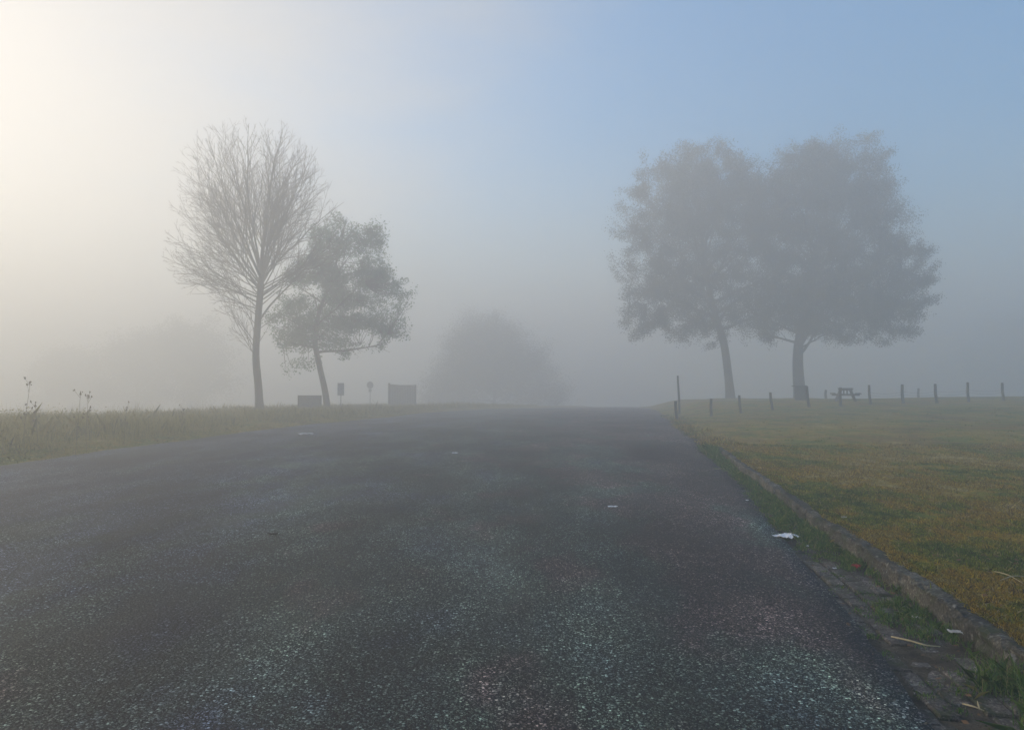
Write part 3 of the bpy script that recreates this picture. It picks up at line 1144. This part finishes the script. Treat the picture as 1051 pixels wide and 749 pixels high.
for i, (px, d, top, leanpx, lab) in enumerate(posts):
    x = wx(px, d)
    z = lawn_z(x, d)
    H = wz(top, d) - z
    if post_me is None:
        o = build('fence_post', mb, M['post'], smooth=True)
        post_me = o
    else:
        o = post_me.copy(); COL.objects.link(o)
    o.location = (x, d, z)
    o.scale = (rng.uniform(.85, 1.1), rng.uniform(.85, 1.1), H)
    o.rotation_euler = (rng.uniform(-.04, .04), math.atan2(leanpx / FPX * d, H), rng.uniform(-.4, .4))
    o.rotation_mode = 'XYZ'
    tag(o, lab, 'post', G)
    wire_pts.append(Vector((x + leanpx / FPX * d * .6, d - .08, z + H * .62)))
# farther posts behind
for (px, d, top, base_py, lab) in ((942.4, 62, 398.3, 411, 'faint far post in fog between the second and third posts past the table'),
                                  (847.3, 58, 400, 411, 'faint far post in fog between the forked tree and picnic table')):
    o = post_me.copy(); COL.objects.link(o)
    zb = lawn_z(wx(px, d), d)
    o.location = (wx(px, d), d, zb); o.scale = (1.3, 1.3, wz(top, d) - zb); o.rotation_euler = (0, 0, .3)
    tag(o, lab, 'post', G)
# taller marker pole by the road
d = 42.0
x = wx(697.2, d)
mb = MB(); z = lawn_z(x, d)
H = wz(385.5, d) - z
mb.tube([Vector((-.0, 0, -.3)), Vector((-.02, 0, .4 * H)), Vector((-.06, 0, .75 * H)), Vector((-.09, 0, H))], [.062, .06, .055, .05], 9)
o = build('marker_pole', mb, M['post'], smooth=True); o.location = (x, d, z)
tag(o, 'tall thin wooden pole by the road, behind the first post', 'pole')
# two thin wires strung along the right-hand posts
mb = MB()
for dz in (0, -.14):
    for a, b in zip(wire_pts[6:-1], wire_pts[7:]):
        seg = [a.lerp(b, k / 10) + Vector((0, 0, dz - .10 * 4 * (k / 10) * (1 - k / 10))) for k in range(11)]
        mb.tube(seg, [.004] * 11, 4)
o = build('fence_wire', mb, M['wire'])
tag(o, 'two thin slack wires strung between the posts at right', 'wire')

# ------------------------------------------------------------------ picnic table, seen end on
d = 44.0
x = wx(867.5, d)
z = lawn_z(x, d)
pt = thing('picnic_table', 'wooden picnic table with attached benches, beyond the lawn posts', 'table', (x, d, z))
pt.rotation_euler = (0, 0, R(-22))
k = MB()
for i in range(5):
    k.box((-.32 + .16 * i, 0, .72), (.145, 1.7, .045))
build('tabletop', k, M['plank'], pt)
for s in (-1, 1):
    k = MB()
    for j in (0, 1):
        k.box((s * (.60 + .145 * j), 0, .43), (.135, 1.7, .045))
    build('bench', k, M['plank'], pt)
for yy in (-.6, .6):
    k = MB()
    k.box((0, yy, .652), (.72, .05, .09)); build('cross_beam', k, M['plank'], pt)
    k = MB(); k.box((0, yy + .052, .36), (1.46, .045, .09)); build('cross_beam', k, M['plank'], pt)
    for s in (-1, 1):
        k = MB()
        k.tube([Vector((s * .24, yy, .70)), Vector((s * .52, yy, -.03))], [.065, .065], 4)
        build('leg', k, M['plank'], pt)
    for j in (-.09, .09):
        k = MB(); k.box((j, yy * .9, .54), (.05, .04, .30)); build('brace', k, M['plank'], pt)

# ------------------------------------------------------------------ litter bin at the forked tree
d = 46.5
x = wx(821.5, d)
z = lawn_z(x, d)
b = thing('litter_bin', 'dark slatted litter bin standing against the forked tree trunk', 'bin', (x, d, z))
k = MB()
for i in range(16):
    a = 2 * math.pi * i / 16
    k.box((.34 * math.cos(a), .30 * math.sin(a), .44), (.11, .022, .84), a + math.pi / 2)
build('body', k, M['bin'], b)
k = MB()
k.tube([Vector((0, 0, .05)), Vector((0, 0, .80))], [.30, .30], 20)
build('liner', k, M['bin'], b)
for zz in (.18, .66):
    k = MB(); k.tube([Vector((0, 0, zz)), Vector((0, 0, zz + .04))], [.365, .365], 20); build('hoop', k, M['bin'], b)
k = MB()
k.tube([Vector((0, 0, .86)), Vector((0, 0, .90)), Vector((0, 0, .93))], [.40, .41, .36], 20)
k.box((-.43, 0, .885), (.16, .2, .05))
build('rim', k, M['bin'], b)

# ------------------------------------------------------------------ signs, notice board and gate at left
def sign(px, d, top, plate_w, plate_h, rounded, label, second=False):
    x = wx(px, d); z = verge_z(x, d)
    H = wz(top, d) - z
    s = thing('road_sign', label, 'sign', (x, d, z), 'small signs on thin posts at left')
    k = MB(); k.tube([Vector((0, 0, -.2)), Vector((0, 0, H - .06))], [.028, .028], 10)
    build('post', k, M['steel'], s, True)
    k = MB()
    n = 8
    rr = min(plate_w, plate_h) * (.5 if rounded else .10)
    prof = []
    for (sx, sz, a0) in ((1, 1, 0), (-1, 1, 90), (-1, -1, 180), (1, -1, 270)):
        for i in range(n + 1):
            a = R(a0 + 90 * i / n)
            prof.append((sx * (plate_w / 2 - rr) + rr * math.cos(a), sz * (plate_h / 2 - rr) + rr * math.sin(a)))
    m = len(prof)
    zc = H - plate_h / 2
    vs = [(p[0], -.045, zc + p[1]) for p in prof] + [(p[0], -.032, zc + p[1]) for p in prof]
    k.add(vs, [tuple(range(m)), tuple(range(2 * m - 1, m - 1, -1))] + [(i, (i + 1) % m + 0, (i + 1) % m + m, i + m)[::-1] for i in range(m)])
    build('plate', k, M['sign_face'], s)
    for dz in (-.28, .28):
        k = MB(); k.box((0, -.012, zc + dz * plate_h), (.09, .05, .03)); build('bracket', k, M['steel'], s)
    if second:
        k = MB(); k.box((0, -.038, zc - plate_h / 2 - .16), (.26, .012, .24))
        build('lower_plate', k, M['sign_face'], s)


sign(350, 46.0, 393, .40, .76, False, 'small rectangular sign on a post, right of the green tree')
sign(380, 64.0, 391.5, .56, .60, True, 'faint round sign on a post in fog, right of the rectangular one', True)

d = 44.6
x = wx(318, d); z = verge_z(x, d)
s = thing('notice_board', 'low dark framed board between the bare and green tree trunks', 'board', (x, d, z))
k = MB(); k.box((0, 0, .50), (1.20, .025, .80)); build('panel', k, M['board'], s)
for sx in (-1, 1):
    k = MB(); k.bevel_box((sx * .65, 0, .36), (.09, .09, 1.24), .01); build('post', k, M['post'], s)
k = MB(); k.bevel_box((0, 0, .94), (1.20, .07, .07), .008); build('top_rail', k, M['post'], s)

d = 66.0
x = wx(399.5, d); z = verge_z(x, d) - .05
g = thing('boarded_gate', 'dark boarded gate with tall end post, left of the round bush', 'gate', (x, d, z))
H = wz(393, d) - z
k = MB(); k.bevel_box((0, 0, H / 2 - .1), (.15, .15, H + .2), .015); build('gate_post', k, M['post'], g)
k = MB(); k.bevel_box((2.3, 0, H / 2 - .15), (.12, .12, H), .015); build('gate_post', k, M['post'], g)
k = MB()
for i in range(15):
    hh = H - .16 - .014 * i + rng.uniform(-.012, .012)
    k.box((.14 + .145 * i, .01, hh / 2 + .06), (.135, .025, hh))
build('boarding', k, M['board'], g)
for zz in (.3, H - .22):
    k = MB(); k.box((1.15, -.035, zz), (2.16, .05, .09)); build('rail', k, M['board'], g)


# ------------------------------------------------------------------ litter, leaves, sticks
def crumple(name, mat, label, cat, loc, sx, sy, h, seed, rot=0, group=None):
    r = random.Random(seed)
    n = 9
    vs = []
    for j in range(n):
        for i in range(n):
            u, v = i / (n - 1) - .5, j / (n - 1) - .5
            w = 1 + .18 * noise.noise(Vector((u * 3 + seed, v * 3, 1)))
            x0, y0 = u * sx * w, v * sy * w
            z0 = h * (.45 + .55 * noise.noise(Vector((u * 4 + seed * 1.7, v * 4, seed)))) + .25 * h * noise.noise(Vector((u * 11, v * 11, seed)))
            vs.append((x0 * math.cos(rot) - y0 * math.sin(rot), x0 * math.sin(rot) + y0 * math.cos(rot), max(.001, z0)))
    top = len(vs)
    vs += [(a, b, max(.0, c - .0022)) for a, b, c in vs]
    fs = []
    for j in range(n - 1):
        for i in range(n - 1):
            q = (j * n + i, j * n + i + 1, (j + 1) * n + i + 1, (j + 1) * n + i)
            fs.append(q); fs.append(tuple(top + a for a in reversed(q)))
    ring = [i for i in range(n)] + [j * n + n - 1 for j in range(1, n)] + [(n - 1) * n + i for i in range(n - 2, -1, -1)] + [j * n for j in range(n - 2, 0, -1)]
    for a, b in zip(ring, ring[1:] + ring[:1]):
        fs.append((b, a, a + top, b + top))
    mb = MB(); mb.add(vs, fs)
    o = build(name, mb, mat)
    o.location = loc
    return tag(o, label, cat, group)


def gpt(px, py, z=0.0):
    d = (CAMZ - z) * FPX / (py - HYP)
    return wx(px, d), d


x, y = gpt(806, 547.5, .03); crumple('paper_scrap', M['paper'], 'crumpled white paper lying on the gutter beside the grass', 'paper', (x, y, -.005), .19, .17, .05, 3, .5)
x, y = gpt(628.5, 518.5, .01); crumple('paper_scrap', M['paper'], 'small flat white paper lying alone on the asphalt', 'paper', (x, y, road_z(x, y) + .004), .12, .07, .012, 4, .1)
x, y = gpt(314, 444.5, .03); crumple('plastic_bag', M['pale'], 'pale plastic bag lying on the road below the small green tree', 'bag', (x, y, road_z(x, y) + .005), .42, .30, .10, 5, .2)
x, y = gpt(467, 464, .01); crumple('paper_scrap', M['paper'], 'tiny far white paper on the road, left of centre', 'paper', (x, y, road_z(x, y) + .004), .11, .16, .02, 6)
x, y = gpt(281, 547, .01); crumple('fallen_leaf', M['dark_leaf'], 'dark wet leaf lying alone on the left of the road', 'leaf', (x, y, road_z(x, y) + .004), .10, .06, .018, 7, .2)
x, y = gpt(877, 579.5, .0); crumple('candy_wrapper', M['red'], 'crumpled red wrapper in the grass at the kerb foot', 'wrapper', (x, y, -.012), .07, .06, .035, 8, .7)
x, y = gpt(977, 651.5, .02); crumple('card_scrap', M['card'], 'pale torn card in the grass under the near kerb', 'card', (x, y, .045), .075, .05, .022, 9, -.2)
x, y = gpt(938, 632, .0); crumple('card_scrap', M['card'], 'narrow pale scrap by the small gutter tuft', 'card', (x, y, .0), .055, .025, .012, 10, -.5)
x, y = gpt(766, 517, .02); crumple('paper_scrap', M['paper'], 'tiny white scrap in the gutter grass beyond the crumpled paper', 'paper', (x, y, .07), .035, .035, .015, 11)
x, y = gpt(827, 559, .0); crumple('paper_scrap', M['paper'], 'tiny white scrap just nearer than the crumpled white paper', 'paper', (x, y, -.005), .03, .03, .012, 12)
x, y = gpt(855, 581, .0); crumple('paper_scrap', M['paper'], 'tiny white scrap on bricks left of the red wrapper', 'paper', (x, y, -.01), .03, .02, .012, 13)
x, y = gpt(865.5, 530, .13); crumple('paper_scrap', M['card'], 'pale scrap lying on the lawn just past the kerb', 'paper', (x, y, lawn_z(x, y) + .005), .06, .04, .02, 14)


def stick(pts, rad, label, name='twig', mat='straw', cat='twig'):
    mb = MB()
    P0 = Vector(pts[0])
    line = smooth_line([Vector(p) - P0 for p in pts], 5)
    mb.tube(line, rads(len(line), [(0, rad * .7), (.3, rad), (1, rad * .5)]), 6)
    o = build(name, mb, M[mat], smooth=True); o.location = P0
    return tag(o, label, cat)


def g3(px, py, z):
    x, y = gpt(px, py, z); return (x, y, z)


stick([g3(912, 651, .0), g3(930, 655, .012), g3(948, 660, .01), g3(962, 661, .0)], .006, 'long thin curved twig lying across the gutter bricks')
o = stick([g3(984, 719, .0), g3(996, 722, .008), g3(1006, 726, .0)], .0045, 'forked pale straw on the gutter at the bottom right', 'straw_stalk', cat='straw')
mb = MB(); a = Vector(g3(984, 719, .0)); q0 = Vector(g3(1001, 724, .004)) - a; q1 = Vector(g3(999, 716, .02)) - a
mb.tube([q0, q0.lerp(q1, .5), q1], [.004, .0035, .002], 5)
build('side_stalk', mb, M['straw'], o)
for i, (p, q, lab) in enumerate([((1018, 585), (1047, 597), 'long pale straw lying on the lawn near the right edge'),
                                 ((1024, 594), (1049, 590), 'short pale straw crossing the long one on the lawn'),
                                 ((730, 481), (757, 481.5), 'pale thin stick lying in the far gutter')]):
    zz = .145 if i < 2 else .0
    x0, y0 = gpt(*p, zz); x1, y1 = gpt(*q, zz)
    stick([(x0, y0, zz), ((x0 + x1) / 2, (y0 + y1) / 2, zz + .015), (x1, y1, zz)], .0045, lab, 'straw_stalk', cat='straw')

# fallen brown leaves scattered over lawn and gutter: a ground litter nobody would count
lv = []
for _ in range(700):
    y = 3 + 20 * rng.random() ** 1.5
    if rng.random() < .8:
        x = rng.uniform(lawn_left(y), .7 * y + .5); z = lawn_z(x, y) + .018
    else:
        x = rng.uniform(road_right(y) - .1, kerb_x(y)); z = -.005
    a = rng.uniform(0, 6.28); s = rng.uniform(.02, .05)
    d = Vector((math.cos(a), math.sin(a), rng.uniform(-.3, .3))) * s
    w = Vector((-math.sin(a), math.cos(a), rng.uniform(-.4, .4))) * s * .35
    c = Vector((x, y, z))
    lv.append([tuple(c), tuple(c + d * .5 + w), tuple(c + d), tuple(c + d * .5 - w)])
struct(build_np('fallen_leaves', np.array(lv), 4, M['dead_leaf']), 'stuff')

# ------------------------------------------------------------------ haze
HAZE_DENSITY = .0205
m = bpy.data.materials.new('fog')
m.use_nodes = True
m.node_tree.nodes.clear()
o_ = m.node_tree.nodes.new('ShaderNodeOutputMaterial')
v_ = m.node_tree.nodes.new('ShaderNodeVolumePrincipled')
for nm in ('Density Attribute', 'Color Attribute', 'Temperature Attribute'):
    if nm in v_.inputs:
        v_.inputs[nm].default_value = ''
v_.inputs['Color'].default_value = (.945, .972, .978, 1)
v_.inputs['Density'].default_value = HAZE_DENSITY
v_.inputs['Anisotropy'].default_value = .43
m.node_tree.links.new(v_.outputs[0], o_.inputs['Volume'])
mb = MB()
HT, HB = 25.0, -6.5
mb.box((0, 150, (HT + HB) / 2), (760, 760, HT - HB))
hz = build('haze', mb, m)
struct(hz, 'stuff')

# ------------------------------------------------------------------ sky and sun
SUN_EL, SUN_AZ = 18.0, -65.0      # azimuth from straight ahead (+Y), minus = to the left
w = bpy.data.worlds.new('World')
S.world = w
w.use_nodes = True
wt = w.node_tree
bg = wt.nodes['Background']
sky = wt.nodes.new('ShaderNodeTexSky')
sky.sky_type = 'NISHITA'
sky.sun_disc = False
sky.sun_elevation = R(SUN_EL)
sky.sun_rotation = R(SUN_AZ)
sky.air_density = 1.0
sky.dust_density = .5
sky.ozone_density = 1.3
hs = wt.nodes.new('ShaderNodeHueSaturation')     # the photograph's vivid clear sky above the fog
hs.inputs['Saturation'].default_value = 1.75
hs.inputs['Hue'].default_value = .5
wt.links.new(sky.outputs[0], hs.inputs['Color'])
# thin high veil toward the sun: whiter, warmer sky on that side
hs2 = wt.nodes.new('ShaderNodeHueSaturation')
hs2.inputs['Saturation'].default_value = .35
wt.links.new(sky.outputs[0], hs2.inputs['Color'])
warm = wt.nodes.new('ShaderNodeMix'); warm.data_type = 'RGBA'; warm.blend_type = 'MULTIPLY'
warm.inputs[0].default_value = 1
warm.inputs[7].default_value = (.85, .765, .675, 1)
wt.links.new(hs2.outputs[0], warm.inputs[6])
tc = wt.nodes.new('ShaderNodeTexCoord')
dt = wt.nodes.new('ShaderNodeVectorMath'); dt.operation = 'DOT_PRODUCT'
wt.links.new(tc.outputs['Generated'], dt.inputs[0])
dt.inputs[1].default_value = (math.sin(R(SUN_AZ)) * math.cos(R(SUN_EL)), math.cos(R(SUN_AZ)) * math.cos(R(SUN_EL)), math.sin(R(SUN_EL)))
mr = wt.nodes.new('ShaderNodeMapRange'); mr.interpolation_type = 'SMOOTHSTEP'
mr.inputs[1].default_value = .34; mr.inputs[2].default_value = .90
nz = wt.nodes.new('ShaderNodeTexNoise')
mpn = wt.nodes.new('ShaderNodeMapping'); mpn.inputs['Scale'].default_value = (1.2, 1.2, 3.2); mpn.inputs['Rotation'].default_value = (0, R(28), 0)
wt.links.new(tc.outputs['Generated'], mpn.inputs['Vector']); wt.links.new(mpn.outputs[0], nz.inputs['Vector'])
nz.inputs['Scale'].default_value = 2.2; nz.inputs['Detail'].default_value = 5; nz.inputs['Roughness'].default_value = .5
sb = wt.nodes.new('ShaderNodeMath'); sb.operation = 'MULTIPLY_ADD'
wt.links.new(nz.outputs[0], sb.inputs[0]); sb.inputs[1].default_value = .55; sb.inputs[2].default_value = -.275
ad = wt.nodes.new('ShaderNodeMath'); ad.operation = 'ADD'
wt.links.new(dt.outputs['Value'], ad.inputs[0]); wt.links.new(sb.outputs[0], ad.inputs[1])
wt.links.new(ad.outputs[0], mr.inputs[0])
veil = wt.nodes.new('ShaderNodeMix'); veil.data_type = 'RGBA'
wt.links.new(mr.outputs[0], veil.inputs[0])
wt.links.new(hs.outputs[0], veil.inputs[6]); wt.links.new(warm.outputs[2], veil.inputs[7])
wt.links.new(veil.outputs[2], bg.inputs[0])
bg.inputs[1].default_value = .15
sun = bpy.data.lights.new('sun', 'SUN')
sun.energy = 3.2
sun.angle = R(3)
sun.color = (1, .785, .54)
so = bpy.data.objects.new('sun', sun)
COL.objects.link(so)
dv = Vector((math.sin(R(SUN_AZ)) * math.cos(R(SUN_EL)), math.cos(R(SUN_AZ)) * math.cos(R(SUN_EL)), math.sin(R(SUN_EL))))
so.rotation_euler = dv.to_track_quat('Z', 'Y').to_euler()
so.location = (-40, 40, 60)

# ------------------------------------------------------------------ render settings
S.render.engine = 'CYCLES'
S.cycles.volume_bounces = 3
S.cycles.max_bounces = 7
S.cycles.diffuse_bounces = 3
S.cycles.use_denoising = True
S.cycles.denoiser = 'OPENIMAGEDENOISE'
S.cycles.denoising_prefilter = 'ACCURATE'
S.view_settings.view_transform = 'Standard'
S.view_settings.look = 'None'
S.view_settings.gamma = 1
S.view_settings.use_curve_mapping = False
S.view_settings.exposure = .74
for o in bpy.data.objects:
    if '_world' in o:
        del o['_world']
print('LEAVES', counts)
